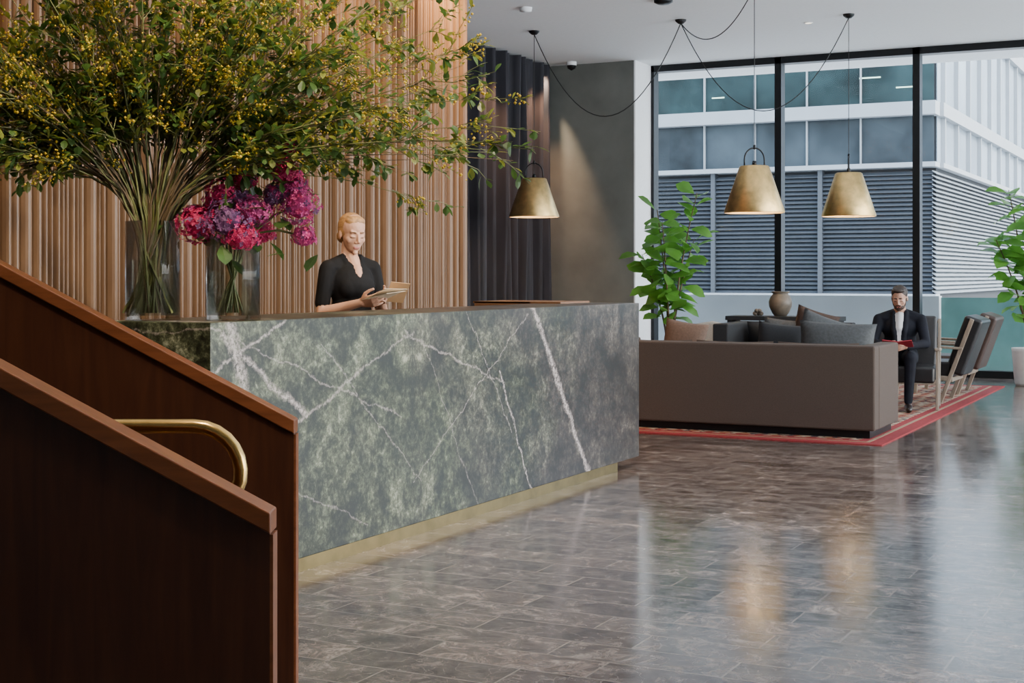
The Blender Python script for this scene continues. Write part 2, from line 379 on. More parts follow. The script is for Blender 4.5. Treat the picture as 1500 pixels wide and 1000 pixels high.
for i in range(1,8):
    a=math.radians(i*100/7); hr.append((-.62+.09*math.sin(a),.992-.09*(1-math.cos(a))))
hr+=[(-.542,.86),(-.56,.80),(-.60,.765),(-.66,.755),(-.74,.775)]
mb=MB(); mb.tube([(s_,dd,z_) for s_,z_ in hr],.0145,16)
for s_,z_ in [(-.74,.775),(-1.6,1.374),(-2.6,1.914)]:
    mb.tube([(s_,dd,z_),(s_,dd-.05,z_-.05),(s_,2.625,z_-.06)],.008,10)
mb.obj('handrail',['brass'],smooth=True,parent=st)
# ------------------------------------------------------------------ pendants
def pendant(name,x,y,zr,zt,ry):
    e=empty(name,(x,y,0),ry); h=zt-zr
    mb=MB(); Rb,Rt=.297,.145
    mb.lathe([(Rb,zr),(Rb+.004,zr+.012),(Rt+.004,zt-.01),(Rt-.01,zt),(.02,zt+.006)],n=56)
    mb.lathe([(Rb-.006,zr+.001),(Rt-.006,zt-.015),(.015,zt-.012)],n=56,mi=1)
    mb.lathe([(Rb,zr),(Rb-.006,zr+.001)],n=56)
    mb.obj('shade',['brassd','brassin'],smooth=True,parent=e)
    mb=MB(); pts=[]
    for i in range(17):
        a=math.pi*i/16; pts.append((.105*math.cos(a),0,zt+.06+.12*math.sin(a)))
    pts=[(.105,0,zt-.01)]+pts+[(-.105,0,zt-.01)]
    mb.tube(pts,.008,8); mb.cyl((0,0,zt),(0,0,zt+.05),.025,.018); mb.cyl((0,0,zt+.165),(0,0,zt+.21),.012)
    mb.obj('handle',['black'],smooth=True,parent=e)
    mb=MB(); mb.cyl((0,0,zt+.05),(0,0,CEIL-.02),.004,n=6); mb.obj('cord',['cable'],parent=e)
    mb=MB(); mb.lathe([(.0,CEIL-.05),(.03,CEIL-.045),(.06,CEIL-.02),(.065,CEIL-.001)],n=24); mb.obj('canopy',['black'],smooth=True,parent=e)
    mb=MB(); mb.lathe([(.0,zr+.17),(.04,zr+.19),(.055,zr+.23),(.04,zr+.28),(.02,zr+.32),(.02,zt-.02)],n=20); mb.obj('bulb',['bulb'],smooth=True,parent=e)
    l=bpy.data.lights.new(name+'_light','POINT'); l.energy=15; l.color=(1,.72,.42); l.shadow_soft_size=.05
    lo=bpy.data.objects.new('lamp',l); COL.objects.link(lo); lo.location=(0,0,zr+.1); lo.parent=e
L1=(-7.47,15.385); L2=(-4.286,13.857); L3=(-3.856,15.98); HK=(-5.65,15.465)
pendant('pendant_lamp',*L1,1.979,2.443,TH); pendant('pendant_lamp.001',*L2,1.907,2.377,TH+.2); pendant('pendant_lamp.002',*L3,1.942,2.43,TH+1.3)
mb=MB()
def swag(p,q,sag,n=24):
    pts=[]
    for i in range(n+1):
        t=i/n; pts.append((p[0]+(q[0]-p[0])*t,p[1]+(q[1]-p[1])*t,CEIL-.04-4*sag*t*(1-t)))
    mb.tube(pts,.006,6)
swag(L1,HK,1.02); swag(HK,L3,1.02); swag(HK,L2,.33)
mb.lathe([(.0,CEIL-.05),(.03,CEIL-.045),(.06,CEIL-.02),(.065,CEIL-.001)],c=(HK[0],HK[1],0),n=20)
mb.obj('swagged_cable',['cable'],smooth=True)
# ceiling fittings
def downl(name,x,y,r=.05):
    m2=MB(); m2.lathe([(r,CEIL-.001),(r,CEIL-.008),(r*.75,CEIL-.01)],c=(x,y,0),n=20); m2.lathe([(r*.75,CEIL-.006),(.001,CEIL-.006)],c=(x,y,0),n=20,mi=1)
    m2.obj(name,['white','spotE'],smooth=False)
for i,(x,y) in enumerate([(-4.4,16.3),(-5.2,12.4),(-7.2,13.2)]): downl('recessed_downlight'+('' if i==0 else '.%03d'%i),x,y)
mb=MB(); mb.lathe([(.10,CEIL-.001),(.10,CEIL-.03),(.06,CEIL-.05),(.0,CEIL-.055)],c=(-5.4,14.25,0),n=24); mb.obj('ceiling_speaker',['black'],smooth=True)
mb=MB(); mb.lathe([(.07,CEIL-.001),(.065,CEIL-.04),(.0,CEIL-.05)],c=(-6.9,14.0,0),n=24); mb.obj('smoke_detector',['white'],smooth=True)
mb=MB(); mb.lathe([(.07,CEIL-.001),(.07,CEIL-.05)],c=(-8.1,17.85,0),n=24); mb.lathe([(.065,CEIL-.05),(.055,CEIL-.09),(.0,CEIL-.12)],c=(-8.1,17.85,0),n=24,mi=1)
mb.obj('security_camera',['white','black'],smooth=True)
# ------------------------------------------------------------------ rug
mb=MB(); mb.box(-7.2,-2.38,10.9,17.35,0,.008,0); mb.box(-7.08,-2.50,11.02,17.23,.008,.010,1); mb.box(-7.05,-2.53,11.05,17.20,.010,.011,0); mb.box(-6.98,-2.60,11.12,17.13,.011,.0125,2)
mb.obj('area_rug',['rug_red','rug_cream','rug'])
RZ=.013
# ------------------------------------------------------------------ sofas
def sofa(name,x0,x1,y0,y1,ht,facing,mat,cush):
    """facing +1: opens toward +Y (back at y0)"""
    cx,cy=(x0+x1)/2,(y0+y1)/2; e=empty(name,(cx,cy,RZ),0 if facing>0 else math.pi)
    w=(x1-x0)/2; d=(y1-y0)/2
    mb=MB(); mb.box(-w,w,-d,-d+.16,.06,ht); mb.obj('back',[mat],parent=e,bevel=.018,seg=3)
    mb=MB(); mb.box(-w,-w+.16,-d+.16,d,.06,ht-.004); mb.box(w-.16,w,-d+.16,d,.06,ht-.004); mb.obj('arms',[mat],parent=e,bevel=.018,seg=3)
    mb=MB(); mb.box(-w+.16,w-.16,-d+.16,d-.01,.06,.28); mb.obj('seat_base',[mat],parent=e,bevel=.01)
    mb=MB(); mb.box(-w+.05,w-.05,-d+.05,d-.05,0,.06); mb.obj('plinth',['black'],parent=e)
    k=2 if w<1.1 else 3; cw=(2*w-.34)/k
    mb=MB()
    for i in range(k):
        a=-w+.17+cw*i; mb.box(a+.004,a+cw-.004,-d+.17,d-.0,.285,.43)
    mb.obj('seat_cushions',[cush],parent=e,bevel=.03,seg=3)
    mb=MB()
    for i in range(k):
        a=-w+.17+cw*(i+.5); mb.pillow(cw*.95,ht-.40,.2,T(a,-d+.27,.41+(ht-.40)/2,-.15))
    mb.obj('back_cushions',[cush],parent=e,smooth=True)
    return e
sofa('sofa',-4.95,-2.5,11.2,12.08,.723,1,'sofa','sofa')
sofa('sofa.001',-4.62,-3.4,13.55,14.4,.80,-1,'sofad','sofad')
def cushion(name,x,y,z,w,h,t,rx,ry,rz,mat):
    e=MB(); e.pillow(w,h,t,Matrix.Identity(4)); o=e.obj(name,[mat],smooth=True,weld=True); o.location=(x,y,z); o.rotation_euler=(rx,ry,rz)
cushion('throw_cushion',-2.90,11.62,.72,.62,.38,.18,-.2,0.05,.22,'cgrey')
cushion('throw_cushion.001',-4.22,11.62,.70,.38,.40,.16,-.2,.15,.1,'ctan')
cushion('throw_cushion.002',-3.42,11.8,.68,.42,.42,.16,-.25,.1,.2,'sofad')
cushion('throw_cushion.003',-3.12,11.95,.74,.42,.44,.16,-.25,.35,.4,'cgrey')
cushion('throw_cushion.004',-3.66,13.75,.74,.42,.44,.16,.2,.3,.1,'cbrown')
cushion('throw_cushion.005',-3.95,13.75,.66,.42,.42,.16,.25,.1,.2,'cgrey')
# ------------------------------------------------------------------ armchairs
def armchair(name,x,y,a,seatmat='leather',frame='ash'):
    e=empty(name,(x,y,RZ),a)
    mb=MB()
    for sx in (-1,1):
        X=sx*.31
        def bar(p,q,w,t):
            p=Vector(p);q=Vector(q);d=(q-p);L=d.length
            z=d.normalized(); xx=Vector((1,0,0)); yy=z.cross(xx)
            m=Matrix((xx,yy,z)).transposed().to_4x4(); m.translation=p
            mb.box(-w/2,w/2,-t/2,t/2,0,L,0,m)
        bar((X,-.14,0),(X,-.45,.84),.03,.04)
        bar((X,.30,0),(X,.25,.57),.03,.04)
        bar((X,.30,.575),(X,-.36,.545),.05,.025)
        bar((X,.28,.27),(X,-.24,.24),.028,.05)
    mb.box(-.31,.31,.265,.295,.24,.29); mb.box(-.31,.31,-.26,-.23,.21,.26); mb.box(-.31,.31,-.445,-.425,.80,.83)
    mb.obj('frame',[frame],parent=e,bevel=.006)
    mb=MB(); mb.box(-.29,.29,-.27,.31,.25,.41); mb.obj('seat_cushion',[seatmat],parent=e,bevel=.03,seg=3)
    mb=MB(); mb.box(-.29,.29,-.10,.085,0,.60,0,T(0,-.255,.29,.345)); mb.obj('back_cushion',[seatmat],parent=e,bevel=.035,seg=3)
    return e
AM=-math.radians(171.4)
armchair('armchair',-2.86,14.11,AM)
armchair('armchair.001',-2.78,15.05,math.pi/2)
armchair('armchair.002',-2.80,16.15,math.pi/2,'leatherb')
armchair('armchair.003',-5.45,13.1,-math.pi/2-.2,'leather','deskwood')
# tub chair
e=empty('tub_chair',(-5.25,15.05,RZ),0)
mb=MB(); vs=[];n=28
for i in range(n+1):
    a=math.radians(-25+230*i/n); hgt=.76-.12*abs(i/n-.5)*2
    for r,z in ((.36,.1),(.38,hgt-.02),(.35,hgt),(.29,hgt-.02),(.27,.1)): vs.append((r*math.cos(a),r*math.sin(a),z))
fs=[(i*5+j,(i+1)*5+j,(i+1)*5+j+1,i*5+j+1) for i in range(n) for j in range(4)]+[(0,1,2,3,4),tuple(n*5+j for j in (4,3,2,1,0))]
mb.addm(vs,fs); mb.lathe([(.0,.1),(.27,.1),(.27,.40),(.24,.43),(0,.44)],n=28); mb.obj('shell',['cream'],smooth=True,parent=e)
mb=MB(); 
for sx in(-1,1):
    for sy in(-1,1): mb.cyl((sx*.2,sy*.2,0),(sx*.18,sy*.18,.12),.015,.02,8)
mb.obj('legs',['deskwood'],parent=e)
# console + vase
e=empty('console_table',(-4.22,14.72,RZ))
mb=MB(); mb.box(-.60,.60,-.17,.17,.80,.845)
for sx in(-1,1): mb.box(sx*.56-.025,sx*.56+.025,-.15,.15,0,.80)
mb.box(-.56,.56,-.14,.14,.15,.18); mb.obj('table',['sofad'],parent=e,bevel=.004)
mb=MB(); zt=RZ+.845
mb.lathe([(0,0),(.06,0),(.085,.03),(.118,.10),(.122,.15),(.105,.20),(.085,.225),(.078,.235),(.095,.25),(.098,.258),(.08,.258),(.066,.235),(.06,.2)],c=(-4.27,14.72,zt),n=36); mb.obj('stoneware_urn',['ceramic'],smooth=True)
mb=MB()
for i in range(7): 
    a=i*.9; mb.lathe([(0,-.025),(.022,-.012),(.026,0),(.02,.016),(0,.024)],c=(-4.5+.035*math.cos(a),14.68+.03*math.sin(a),zt+.025+(.03 if i>4 else 0)),n=10)
mb.obj('decorative_ornament',['ceramic'],smooth=True)
# ------------------------------------------------------------------ fiddle leaf figs
def leaf(mb,base_,dirv,up,L,W,mi,fold=.25,droop=.2):
    d=Vector(dirv).normalized(); up=Vector(up); s_=d.cross(up)
    if s_.length<1e-3: s_=d.orthogonal()
    s_.normalize(); nrm=s_.cross(d).normalized(); b=Vector(base_)
    prof=[(0,.05),(.25,.55),(.55,1.0),(.8,.85),(1,.05)]
    vs=[]
    for t,w in prof:
        c=b+d*L*t-nrm*droop*L*t*t
        vs+= [c-s_*W/2*w+nrm*fold*W/2*w, c, c+s_*W/2*w+nrm*fold*W/2*w]
    fs=[]
    for i in range(4):
        k=i*3; fs+=[(k,k+1,k+4,k+3),(k+1,k+2,k+5,k+4)]
    mb.addm(vs,fs,mi)
def fig(name,x,y,ht,nl,spread,z0=.95,potz=0):
    e=empty(name,(x,y,potz))
    mb=MB(); mb.lathe([(0,0),(.17,0),(.19,.04),(.22,.40),(.225,.44),(.20,.44),(.19,.40),(0,.395)],n=32); mb.obj('pot',['pot'],smooth=True,parent=e)
    mb=MB(); mb.lathe([(.19,.405),(0,.41)],n=24); mb.obj('soil',['soil'],parent=e)
    mb=MB()
    for k in range(5):
        a=k*2.4; tx,ty=spread*.55*math.cos(a),spread*.55*math.sin(a); top=ht*(1-.08*k)
        P=lambda t:Vector((tx*(t**1.6)+.03*math.cos(a),ty*(t**1.6)+.03*math.sin(a),.4+(top-.4)*t))
        mb.tube([P(i/8) for i in range(9)],[.016-.011*i/8 for i in range(9)],7,0)
        for j in range(nl):
            t=.25+.75*((j+R())/nl)**.8
            p=P(t); b=j*2.4+U(-.5,.5)
            d=Vector((math.cos(b),math.sin(b),U(-.35,.9)))
            up=Vector((U(-.9,.9),U(-.9,.9),1)).normalized()
            leaf(mb,p+d*.03,d,up,U(.20,.29),U(.15,.21),1,.2,U(.1,.5))
    mb.obj('foliage',['stemb','leafg'],smooth=True,parent=e)
fig('fiddle_leaf_fig',-5.98,16.0,2.24,26,.56,1.0,RZ)
fig('fiddle_leaf_fig.001',-2.12,17.62,2.5,32,.66,.9)
# ------------------------------------------------------------------ flower arrangements
def vase(e,h,r,water):
    mb=MB(); mb.lathe([(0,.001),(r,.001),(r,h),(r-.005,h),(r-.005,.02),(0,.02)],n=48); mb.obj('vase',['vase'],smooth=True,parent=e)
    mb=MB(); mb.lathe([(r-.007,.022),(r-.007,water),(0,water)],n=48); mb.obj('water',['water'],parent=e)
A=empty('branch_arrangement',(-4.03,4.66,1.101),TH); vase(A,.41,.113,.25)
mb=MB()  # mats: stem, stemb, leaf1, leaf2, yellow
def blossom(p,r):
    x,y,z=p; vs=[(x+r,y,z),(x-r,y,z),(x,y+r,z),(x,y-r,z),(x,y,z+r),(x,y,z-r)]
    mb.addm(vs,[(0,2,4),(2,1,4),(1,3,4),(3,0,4),(2,0,5),(1,2,5),(3,1,5),(0,3,5)],4)
def bez(P,t):
    a,b,c,d=P; u=1-t; return a*u**3+b*3*u*u*t+c*3*u*t*t+d*t**3
nb_=122
for i in range(nb_):
    u=(i+.5)/nb_
    ang=math.radians(-100+194*u+U(-6,6))     # from vertical, + = right
    Lr=1.30+.12*math.cos(ang)
    if ang>0: Lr*=1.04+.12*math.sin(ang)**2
    else: Lr*=.97
    Lr*=U(.55,1.06)
    az=U(-.55,.55)
    tip=Vector((Lr*math.sin(ang),Lr*math.sin(az)*.75,.50+Lr*math.cos(ang)*.92+ .12*abs(math.sin(ang))))
    st0=Vector((U(-.07,.07)-.04*math.sin(ang),U(-.07,.07),.03)); nk=Vector((.075*math.sin(ang),U(-.07,.07),.42))
    mid=nk+Vector((.38*math.sin(ang)*Lr+U(-.08,.08),tip.y*.4,.38+.25*math.cos(ang)+U(-.08,.08)))
    P=(nk,nk+(nk-st0).normalized()*.22,mid,tip)
    K=12; pts=[st0]+[bez(P,k/K)+Vector((U(-.008,.008),U(-.008,.008),U(-.008,.008)))*(k>0) for k in range(K+1)]
    mb.tube(pts,[.005]+[.005-.0036*k/K for k in range(K+1)],5,0 if R()<.6 else 1)
    kind=R()
    ntw=int(12*Lr)+3
    for j in range(ntw):
        t=U(.28,1.0)**.85; t=max(.32,min(1,t)); p=bez(P,t); tan=(bez(P,min(1,t+.03))-bez(P,t-.03)).normalized()
        d=(tan*U(.6,1.3)+Vector((U(-1,1),U(-1,1),U(-.8,.8)))*.7).normalized(); l=U(.08,.27)*(1.15-.3*t)
        q=p+d*l+Vector((0,0,-.02*R())); mb.tube([p,(p+q)/2+Vector((U(-.01,.01),U(-.01,.01),U(0,.015))),q],[.0022,.0018,.001],4,0)
        low = (p.z<.80)
        yl= R()< (.66 if kind>.34 else .18)
        if low and R()<.45: yl=False
        if yl:
            for k in range(12):
                c=p.lerp(q,U(.25,1.08))+Vector((U(-.024,.024),U(-.024,.024),U(-.024,.024))); blossom(c,U(.0035,.0080))
            for k in range(7):
                c=p.lerp(q,U(.1,1)); leaf(mb,c,(d+Vector((U(-1,1),U(-1,1),U(-.5,1)))).normalized(),(0,0,1),U(.03,.06),U(.009,.018),3)
        else:
            for k in range(random.randint(6,9)):
                c=p.lerp(q,U(.15,1.0)); dv=(d*.6+Vector((U(-1,1),U(-1,1),U(-.8,.6)))).normalized()
                leaf(mb,c,dv,(0,0,1),U(.035,.065),U(.022,.034),2 if R()<.60 else 3,.15,U(0,.4))
mb.obj('branches',['stem','stemb','leaf1','leaf2','yellow'],parent=A)
B=empty('hydrangea_arrangement',(-3.745,4.83,1.101),TH); vase(B,.36,.113,.2)
mb=MB()
blooms=[(-.142,-.05,1.494,.080,0),(-.048,.02,1.627,.068,0),(-.006,-.1,1.508,.092,1),(.093,-.04,1.556,.076,2),(.057,-.11,1.443,.070,0),(.215,0,1.72,.060,0),(.278,-.02,1.579,.088,2),
 (.235,.03,1.825,.036,0),(.034,.05,1.70,.056,0),(.297,0,1.45,.044,2),(.02,.02,1.60,.060,1),(-.1,.06,1.56,.06,0),(.24,.03,1.66,.06,2),(.10,.08,1.47,.06,0),(-.17,.02,1.55,.035,0),(.17,-.02,1.62,.04,1)]
for (x,y,z,r,mi) in blooms:
    c=Vector((x,y,z-1.101))
    nk=Vector((max(-.08,min(.08,x*.4)),y*.4,.36)); s0=Vector((-x*.25,-y*.3,.03))
    mb.tube([s0,nk,nk.lerp(c,.5)+Vector((0,0,.02)),c],.005,6,3)
    N=int(50+r*900); ax=(U(.85,1.2),U(.85,1.2),U(.75,1.0))
    for i in range(N):
        ph=math.acos(1-2*(i+.5)/N); th=math.pi*(1+5**.5)*i
        nv=Vector((math.cos(th)*math.sin(ph),math.sin(th)*math.sin(ph),math.cos(ph)))
        bump=1+.16*math.sin(3.1*th+2*ph)*math.sin(2.3*ph)
        p=c+Vector((nv.x*ax[0],nv.y*ax[1],nv.z*ax[2]))*r*U(.80,1.06)*bump
        nv=(nv+Vector((U(-.5,.5),U(-.5,.5),U(-.5,.5)))).normalized()
        a=nv.orthogonal().normalized(); b=nv.cross(a); ro=U(0,1.57); s_=U(.010,.016)
        m_=mi if R()<.8 else (mi+random.choice([1,2]))%3
        for k in range(4):
            t=ro+k*math.pi/2; d1=a*math.cos(t)+b*math.sin(t); d2=a*math.cos(t+.6)+b*math.sin(t+.6); d0=a*math.cos(t-.6)+b*math.sin(t-.6)
            mb.addm([p,p+d0*s_*.8+nv*.003,p+d1*s_*1.1+nv*.001,p+d2*s_*.8+nv*.003],[(0,1,2,3)],m_)
    mb.lathe([(0,-r*.65),(r*.45,-r*.45),(r*.65,0),(r*.45,r*.45),(0,r*.65)],c=c,n=12,mi=mi)
for k in range(46):
    x,y,z,r,_=random.choice(blooms); c=Vector((x,y,z-1.101))+Vector((U(-.09,.07),U(-.05,.09),U(-.1,.02)))
    leaf(mb,c,Vector((U(-1,.5),U(-1,1),U(-.6,.4))),(0,0,1),U(.07,.11),U(.045,.07),4,.15,.3)
mb.obj('hydrangeas',['hyd1','hyd2','hyd3','stem','leaf1'],parent=B)
# ------------------------------------------------------------------ people
ICO=bmesh.new(); bmesh.ops.create_icosphere(ICO,subdivisions=3,radius=1.0); ICO.verts.ensure_lookup_table()
IV=[v.co.copy() for v in ICO.verts]; IF=[tuple(v.index for v in f.verts) for f in ICO.faces]
ICO2=bmesh.new(); bmesh.ops.create_icosphere(ICO2,subdivisions=2,radius=1.0); IV2=[v.co.copy() for v in ICO2.verts]
CLOTH=('blackcloth','suit','shirt')
class Body:
    def __init__(s): s.p=[]
    def cap(s,a,b,r0,r1,m,M4=None):
        a=Vector(a);b=Vector(b)
        if M4: a=M4@a; b=M4@b
        s.p.append(('c',a,b,r0,r1,m))
    def ell(s,c,r,m,M4=None,rot=None):
        c=Vector(c); Q=(Euler(rot).to_matrix() if rot else Matrix.Identity(3))
        if M4: c=M4@c; Q=M4.to_3x3()@Q
        s.p.append(('e',c,Vector(r),Q,None,m))
    def build(s,name,voxel,mats,parent,it=3):
        bm=bmesh.new()
        for p in s.p:
            if p[0]=='e':
                vs=[bm.verts.new(p[1]+p[3]@Vector((v.x*p[2].x,v.y*p[2].y,v.z*p[2].z))) for v in IV]
                for f in IF: bm.faces.new([vs[i] for i in f])
            else:
                t=bmesh.new()
                for v in IV2: t.verts.new(p[1]+v*p[3])
                for v in IV2: t.verts.new(p[2]+v*p[4])
                r=bmesh.ops.convex_hull(t,input=t.verts[:])
                bad=list({g for g in r['geom_interior']+r['geom_unused'] if isinstance(g,bmesh.types.BMVert)})
                bmesh.ops.delete(t,geom=bad,context='VERTS')
                t.verts.index_update(); vs=[bm.verts.new(v.co) for v in t.verts]
                for f in t.faces: bm.faces.new([vs[v.index] for v in f.verts])
                t.free()
        me=bpy.data.meshes.new('tmp'); bm.to_mesh(me); bm.free()
        o=bpy.data.objects.new('tmp',me); COL.objects.link(o)
        rm=o.modifiers.new('r','REMESH'); rm.mode='VOXEL'; rm.voxel_size=voxel
        sm=o.modifiers.new('s','SMOOTH'); sm.factor=.5; sm.iterations=it
        dg=bpy.context.evaluated_depsgraph_get(); dg.update()
        me2=bpy.data.meshes.new_from_object(o.evaluated_get(dg)); bpy.data.objects.remove(o)
        nf=len(me2.polygons); ce=np.empty(nf*3); me2.polygons.foreach_get('center',ce); ce=ce.reshape(-1,3)
        best=np.full(nf,1e9); lab=np.zeros(nf,int)
        for p in s.p:
            if p[0]=='e':
                q=(ce-np.array(p[1]))@np.array(p[3]); r=np.array(p[2])
                k0=np.linalg.norm(q/r,axis=1); k1=np.linalg.norm(q/r**2,axis=1)+1e-9; d=k0*(k0-1)/k1
            else:
                a=np.array(p[1]); ab=np.array(p[2])-a; t=np.clip(((ce-a)@ab)/max(ab@ab,1e-9),0,1)
                d=np.linalg.norm(ce-a-t[:,None]*ab,axis=1)-(p[3]+(p[4]-p[3])*t)
            k=d<best; best[k]=d[k]; lab[k]=mats.index(p[5])
        # relax the clothing so garments read as cloth laid over the body
        nv=len(me2.vertices); co=np.empty(nv*3); me2.vertices.foreach_get('co',co); co=co.reshape(-1,3)
        ne=len(me2.edges); ed=np.empty(ne*2,int); me2.edges.foreach_get('vertices',ed); ed=ed.reshape(-1,2)
        nl=len(me2.loops); lv=np.empty(nl,int); me2.loops.foreach_get('vertex_index',lv)
        lt=np.empty(nf,int); me2.polygons.foreach_get('loop_total',lt); fl=np.repeat(lab,lt)
        iscl=np.isin(fl,[i for i,m in enumerate(mats) if m in CLOTH]); w=np.ones(nv); w[lv[~iscl]]=0
        deg=np.bincount(ed.ravel(),minlength=nv).astype(float); deg[deg==0]=1
        for _ in range(14):
            acc=np.zeros_like(co)
            for c in range(3):
                acc[:,c]=np.bincount(ed[:,0],weights=co[ed[:,1],c],minlength=nv)+np.bincount(ed[:,1],weights=co[ed[:,0],c],minlength=nv)
            co=co+(acc/deg[:,None]-co)*(.6*w)[:,None]
        me2.vertices.foreach_set('co',co.ravel())
        me2.materials.clear()
        for m in mats: me2.materials.append(M[m])
        me2.polygons.foreach_set('material_index',lab.tolist()); me2.polygons.foreach_set('use_smooth',[True]*nf); me2.update()
        o2=bpy.data.objects.new(name,me2); COL.objects.link(o2); o2.parent=parent
        return o2
def head(B,Mh,skin,hair,male):
    E=B.ell; K=B.cap
    E((0,-.015,.035),(.072,.090,.078),skin,Mh); E((0,.018,-.02),(.059,.064,.082),skin,Mh); E((0,.028,-.066),(.043 if not male else .050,.048,.04),skin,Mh)
    E((0,.064,-.098),(.017,.014,.013),skin,Mh)
    E((0,.060,-.057),(.030,.019,.030),skin,Mh)
    for s in(-1,1):
        E((s*.036,.046,-.026),(.023,.023,.024),skin,Mh)
        E((s*.072,-.010,-.012),(.008,.017,.028),skin,Mh)
        E((s*.010,.087,-.036),(.0075,.008,.006),skin,Mh)
        K((s*.015,.079,.021),(s*.042,.067,.024),.004,.003,'brow' if not male else hair,Mh)
        E((s*.029,.0655,-.002),(.0145,.0115,.0095),skin,Mh)
        K((s*.018,.0760,-.008),(s*.041,.0690,-.006),.0030,.0030,'iris',Mh)
    K((0,.077,.014),(0,.096,-.028),.0070,.0090,skin,Mh)
    K((-.034,.061,.023),(.034,.061,.023),.0115,.0115,skin,Mh)
    K((-.016,.0755,-.063),(.016,.0755,-.063),.0042,.0042,'lips',Mh); K((-.012,.0765,-.070),(.012,.0765,-.070),.0050,.0050,'lips',Mh)
    if not male:
        E((0,-.028,.036),(.077,.088,.080),hair,Mh)
        for s in(-1,1):
            E((s*.046,-.026,.020),(.030,.058,.052),hair,Mh); E((s*.036,-.055,-.03),(.034,.036,.04),hair,Mh)
        E((0,.016,.076),(.060,.044,.032),hair,Mh)
        E((0,-.110,-.03),(.036,.030,.036),hair,Mh)
    else:
        E((0,-.022,.045),(.078,.090,.078),hair,Mh); E((0,.028,.090),(.056,.048,.024),hair,Mh); E((0,-.05,-.02),(.070,.050,.05),hair,Mh)
        E((0,.030,-.074),(.054,.052,.038),'beard',Mh); E((0,.064,-.094),(.026,.018,.018),'beard',Mh); E((0,.062,-.070),(.032,.016,.022),'beard',Mh)
        for s in(-1,1): K((s*.064,.008,0),(s*.050,.032,-.06),.010,.012,'beard',Mh)
        K((-.02,.078,-.052),(.02,.078,-.052),.0045,.0045,'beard',Mh)
def hand(B,w,D,Nn,Sd,skin,curl=.5,sc=1.0,thumb=.5):
    w=Vector(w); D=Vector(D).normalized(); Nn=Vector(Nn); Nn=(Nn-D*Nn.dot(D)).normalized(); Sd=Vector(Sd); s0=D.cross(Nn); s0=s0 if s0.dot(Sd)>0 else -s0
    offs=[.030,.010,-.011,-.031]; ln=[.068,.076,.070,.054]
    for o_,l in zip(offs,ln):
        k=w+D*.085*sc+s0*o_*sc*(1.0)
        B.cap(w+s0*o_*.55*sc,k,.0135*sc,.0105*sc,skin)
        p=k; a=0
        for f,c,r in ((.45,curl,.0088),(.31,curl*1.1,.0079),(.24,curl*.7,.007)):
            a+=c; d=(D*math.cos(a)-Nn*math.sin(a)+s0*o_*3*.5).normalized(); q=p+d*l*f*sc; B.cap(p,q,r*sc,(r-.0008)*sc,skin); p=q
    b=w+D*.022*sc+s0*.022*sc; c=b+(D*.6+s0*.7-Nn*.25).normalized()*.038*sc; d=c+(D*.85+s0*.25-Nn*thumb).normalized()*.032*sc; e_=d+(D*.9-Nn*thumb).normalized()*.024*sc
    B.cap(b,c,.015*sc,.0115*sc,skin); B.cap(c,d,.011*sc,.0095*sc,skin); B.cap(d,e_,.0093*sc,.0075*sc,skin)
# --- woman
W=empty('receptionist',(-4.55,6.96,0),-math.radians(116.3))
b=Body(); k='blackcloth'; s_='skin'
b.ell((0,0,1.23),(.142,.10,.15),k); b.cap((-.125,-.012,1.332),(.125,-.012,1.332),.048,.048,k); b.ell((0,0,1.08),(.125,.095,.17),k); b.ell((0,-.01,.94),(.168,.115,.18),k)
b.ell((0,.045,1.225),(.115,.068,.085),k)
for sx in(-1,1):
    b.ell((sx*.055,.058,1.215),(.062,.050,.065),k); b.cap((sx*.05,-.02,1.378),(sx*.12,-.012,1.342),.034,.042,k); b.ell((sx*.145,-.012,1.322),(.052,.050,.055),k)
    b.cap((sx*.062,.0,1.395),(sx*.004,.098,1.23),.017,.018,k)
    b.cap((sx*.155,-.012,1.315),(sx*.190,.0,1.13),.048,.046,k)
    b.cap((sx*.088,0,.86),(sx*.09,.01,.48),.09,.06,k); b.cap((sx*.09,.01,.48),(sx*.09,-.01,.08),.058,.042,k)
    b.cap((sx*.09,-.03,.04),(sx*.10,.14,.025),.036,.024,'shoe')
    b.cap((sx*.190,.0,1.15),(sx*.198,.015,1.075),.036,.035,s_)
b.cap((0,-.028,1.46),(0,-.022,1.36),.045,.052,s_); b.cap((0,.0,1.385),(0,.066,1.30),.042,.03,s_); b.cap((0,.06,1.32),(0,.096,1.245),.03,.010,s_)
wr=Vector((.085,.26,1.135)); wl=Vector((-.05,.24,1.15))
b.cap((.198,.015,1.075),wr,.036,.024,s_); b.cap((-.198,.015,1.075),wl,.036,.024,s_)
hand(b,wr,(-.25,.95,.12),(1,.1,-.5),(0,0,1),s_,.45,.95); hand(b,wl,(.15,.97,.15),(-1,.1,-.4),(0,0,1),s_,.45,.95)
Mh=Matrix.Translation((0,.012,1.528))@Euler((-.26,0,math.radians(-6))).to_matrix().to_4x4()
head(b,Mh,s_,'blond',False)
b.build('body',.004,['skin','blackcloth','shoe','blond','lips','iris','eyew','brow'],W)
mb=MB(); mb.box(-.075,.075,-.10,.10,0,.002,0,T(.05,.43,1.175,.18,.08,.25)); mb.box(-.075,.075,-.10,.10,0,.002,0,T(.03,.42,1.182,.30,-.02,.1)); mb.obj('held_papers',['paper'],parent=W)
mb=MB(); mb.box(-.055,.055,-.08,.08,0,.003,0,T(-.07,.38,1.19,.75,-.1,-.3)); mb.obj('held_card',['card'],parent=W)
